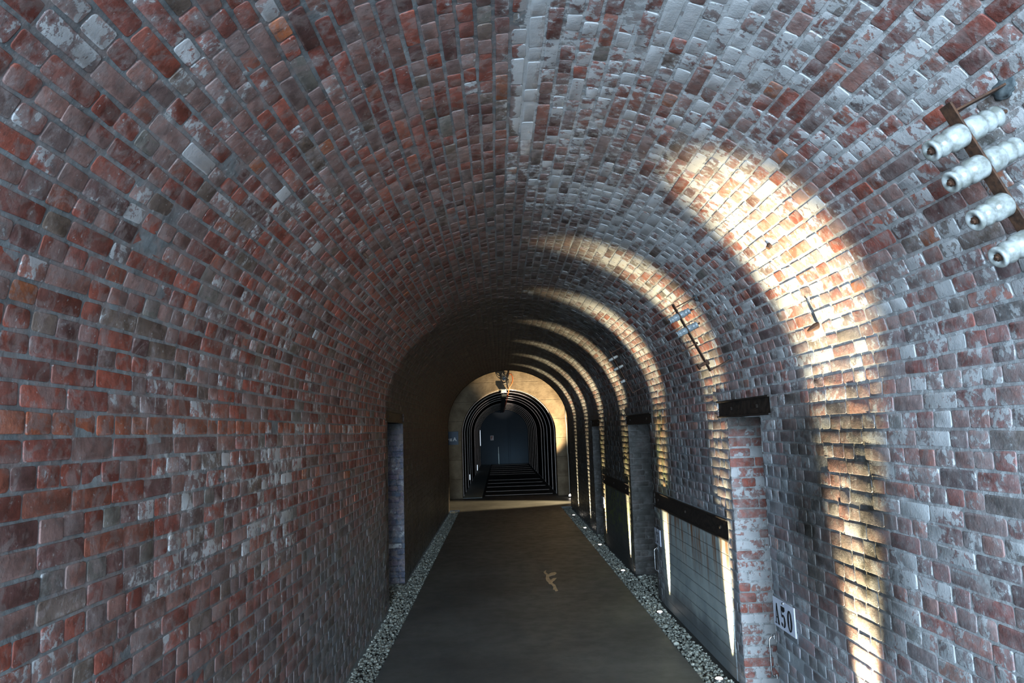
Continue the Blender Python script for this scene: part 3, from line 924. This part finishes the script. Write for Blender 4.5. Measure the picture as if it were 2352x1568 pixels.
# gallery sign on the concrete wall
t = empty('gallery_sign', (-1.515, YC - .012, 1.81), 'dark blue sign reading GALERIE A left of the arched opening', 'sign')
bm = bmesh.new(); add_box(bm, (-.265, -.008, -.20), (.265, .008, .20), .003); bm_obj('panel', bm, M['signblue'], t)
def text_mesh(name, s, size, loc, parent, mat, right=True, bold=.004):
    cu = bpy.data.curves.new('lettering', 'FONT'); cu.body = s; cu.size = size; cu.align_x = 'RIGHT' if right else 'CENTER'
    cu.extrude = .002; cu.offset = bold
    tmp = bpy.data.objects.new('lettering', cu); COL.objects.link(tmp)
    bpy.context.view_layer.update()
    dg = bpy.context.evaluated_depsgraph_get()
    me = bpy.data.meshes.new_from_object(tmp.evaluated_get(dg)); bpy.data.objects.remove(tmp)
    me.materials.clear(); me.materials.append(mat)
    o = link(bpy.data.objects.new(name, me), parent)
    o.location = loc; o.rotation_euler = (PI / 2, 0, 0)
    return o
text_mesh('letter_a', 'A', .155, (.205, -.010, -.085), t, M['signwhite'], True, .005)
text_mesh('word_galerie', 'GALERIE', .105, (.075, -.010, -.085), t, M['signwhite'], True, .004)

# box, coil and cables at the crown
t = empty('junction_box', (.17, YC - .05, 3.20), 'small white box hanging at the crown of the arched opening', 'junction box')
bm = bmesh.new(); add_box(bm, (-.085, -.05, -.055), (.085, .05, .055), .012); bm_obj('casing', bm, M['white'], t)
bm = bmesh.new(); add_box(bm, (-.06, -.054, -.035), (.06, -.049, .035), .003); bm_obj('cover', bm, M['white'], t)
t = empty('cable_coil', (.20, YC - .10, 3.57), 'tangled black cable coil on a bracket above the arched opening', 'cable coil')
bm = bmesh.new()
for k in range(5):
    r = .10 + .018 * k; pts = []
    for i in range(29):
        a = 2 * PI * i / 28
        pts.append((r * .75 * math.cos(a) + .02 * math.sin(3 * a + k), -.03 + .012 * k + .015 * math.sin(2 * a + k), r * 1.15 * math.sin(a) + .015 * math.cos(2 * a + k)))
    tube(bm, pts, .008, 8)
bm_obj('loops', bm, M['cable'], t, True)
bm = bmesh.new(); add_box(bm, (-.05, .0, -.06), (.05, .098, .06), .005); bm_obj('bracket', bm, M['tray'], t)
bm = bmesh.new()
pts = [(.34, YC - .06, 3.72), (.42, YC - .08, 3.70), (.455, YC - .09, 3.60), (.45, YC - .09, 3.48), (.42, YC - .09, 3.40), (.36, YC - .07, 3.32), (.33, YC - .03, 3.24)]
y = YC + .1
random.seed(3)
while y < YF - .5:
    pts.append((.315 + .012 * math.sin(y * 4), y, 3.155 + .012 * math.sin(y * 7))); y += .12
tube(bm, pts, .016, 8)
tag(bm_obj('orange_cable', bm, M['orange'], None, True), 'orange cable looping down over the arch crown and along the passage ceiling', 'cable')
t = empty('cable_tray', (.19, YC + .3, 3.16), 'dark cable tray running along the crown of the far passage', 'cable tray')
bm = bmesh.new()
Lp = YF - YC - .6
add_box(bm, (-.085, 0, -.06), (.085, Lp, -.052)); add_box(bm, (-.085, 0, -.06), (-.078, Lp, .0)); add_box(bm, (.078, 0, -.06), (.085, Lp, .0))
bm_obj('channel', bm, M['tray'], t)
for k in range(11):
    bm = bmesh.new(); add_box(bm, (-.01, .4 + k * 2.0, -.055), (.01, .44 + k * 2.0, .105)); bm_obj('hanger', bm, M['tray'], t)

# duct and conduits at the right of the concrete wall
bm = bmesh.new(); add_box(bm, (2.10, YC - .12, .05), (2.27, YC + .02, 2.42), .01)
tag(bm_obj('wall_duct', bm, M['grey']), 'tall flat grey duct on the wall right of the concrete arch', 'duct')
bm = bmesh.new(); tube(bm, [(2.065, YC - .05, .0), (2.065, YC - .05, .55), (2.06, YC - .05, 1.2), (2.045, YC - .05, 1.3), (2.05, YC - .05, 2.1), (2.03, YC - .05, 2.3), (2.03, YC - .05, 2.75)], .013, 8)
tag(bm_obj('conduit_pipe', bm, M['white'], None, True), 'thin kinked pale conduit left of the grey duct', 'conduit')
bm = bmesh.new(); tube(bm, [(2.235, YC - .145, .0), (2.235, YC - .145, 2.45)], .012, 8)
tag(bm_obj('conduit_pipe', bm, M['white'], None, True), 'straight pale conduit on the front of the grey duct', 'conduit')
t = empty('switch_box', (2.16, YC - .16, .62), 'small pale switch box low on the grey duct', 'switch box')
bm = bmesh.new(); add_box(bm, (-.06, -.04, -.14), (.06, .04, .14), .012); bm_obj('casing', bm, M['white'], t)
bm = bmesh.new(); add_box(bm, (-.03, -.046, -.09), (.03, -.038, .09), .003); bm_obj('recess', bm, M['grey'], t)
uplight_end = empty('floor_lamp', (2.0, 21.2, .004), 'bright floor lamp in the cross corridor below the grey duct, farthest of all', 'floor lamp', 'uplights along the foot of the right wall')
bm = bmesh.new(); lathe(bm, (0, 0, -.003), (0, 0, 1), [(0, .06), (.030, .058), (.040, .05)], 24); bm_obj('housing', bm, M['bezel'], uplight_end, True)
bm = bmesh.new(); lathe(bm, (0, 0, .037), (0, 0, 1), [(0, .045), (.03, .042), (.05, .030), (.058, .012)], 20); bm_obj('lens', bm, M['lens'], uplight_end, True)

# ------------------------------------------------------------------ lights
def area(name, loc, target, sx, sy, power, color, spread=180):
    ld = bpy.data.lights.new(name, 'AREA'); ld.shape = 'RECTANGLE'; ld.size = sx; ld.size_y = sy; ld.energy = power; ld.color = color
    ld.spread = math.radians(spread)
    o = link(bpy.data.objects.new(name, ld)); o.location = loc
    o.rotation_euler = (Vector(target) - Vector(loc)).to_track_quat('-Z', 'Y').to_euler(); return o
def spot(name, loc, target, power, color, size, blend=.6, soft=.05):
    ld = bpy.data.lights.new(name, 'SPOT'); ld.energy = power; ld.color = color; ld.spot_size = math.radians(size); ld.spot_blend = blend; ld.shadow_soft_size = soft
    o = link(bpy.data.objects.new(name, ld)); o.location = loc
    o.rotation_euler = (Vector(target) - Vector(loc)).to_track_quat('-Z', 'Y').to_euler(); return o
# daylight from the tunnel mouth behind the camera; farther panel added to slow its falloff
area('mouth_daylight', (-.5, -1.7, 1.7), (.6, 6, 2.0), 2.6, 3.2, 170, (.60, .80, 1.0))
area('far_daylight_fill', (-2.2, -9.0, 2.6), (.9, 5, 2.2), 7.0, 5.5, 5700, (.62, .81, 1.0))
# cross corridor: lamp on the concrete wall and a low wash over the floor
spot('corridor_uplight', (2.0, 20.8, .10), (1.10, YC, 2.95), 4600, (1.0, .78, .48), 50, 1.0, .04)
cw = spot('corridor_floor_lamp', (3.8, 19.9, .75), (-.6, 19.9, 0.0), 3800, (1.0, .74, .42), 50, .6, .06)
cw.scale = (.75, .55, 1.0)
# dim passage: unseen spots added to brighten the pale strips
spot('passage_fill_spot', (.45, YC + .15, 3.10), (.35, 33, 3.35), 340, (1.0, .82, .72), 40, 1.0, .03)
spot('passage_fill_spot', (.45, YC + .2, 3.05), (.28, 42, 3.42), 3800, (1.0, .84, .74), 4.5, 1.0, .03)
area('far_blue_lamp', (.6, 43.2, .12), (.4, YF, 1.0), 1.6, .1, 4.5, (.50, .77, 1.0))

w = bpy.data.worlds.new('sky'); bpy.context.scene.world = w; w.use_nodes = True
w.node_tree.nodes['Background'].inputs[0].default_value = (.60, .78, 1.0, 1); w.node_tree.nodes['Background'].inputs[1].default_value = .5

# ------------------------------------------------------------------ camera
cd = bpy.data.cameras.new('camera'); cam = link(bpy.data.objects.new('camera', cd))
cd.sensor_width = 36; cd.lens = FPX / 2352 * 36; cd.clip_start = .05; cd.clip_end = 200
mw = Matrix((( _r.x, _u.x, -_f.x, 0), (_r.y, _u.y, -_f.y, 0), (_r.z, _u.z, -_f.z, EYE), (0, 0, 0, 1)))
cam.matrix_world = mw
sc = bpy.context.scene; sc.camera = cam
sc.view_settings.view_transform = 'Standard'; sc.view_settings.look = 'None'
sc.view_settings.gamma = 1.0; sc.view_settings.use_curve_mapping = False; sc.view_settings.exposure = 0.0
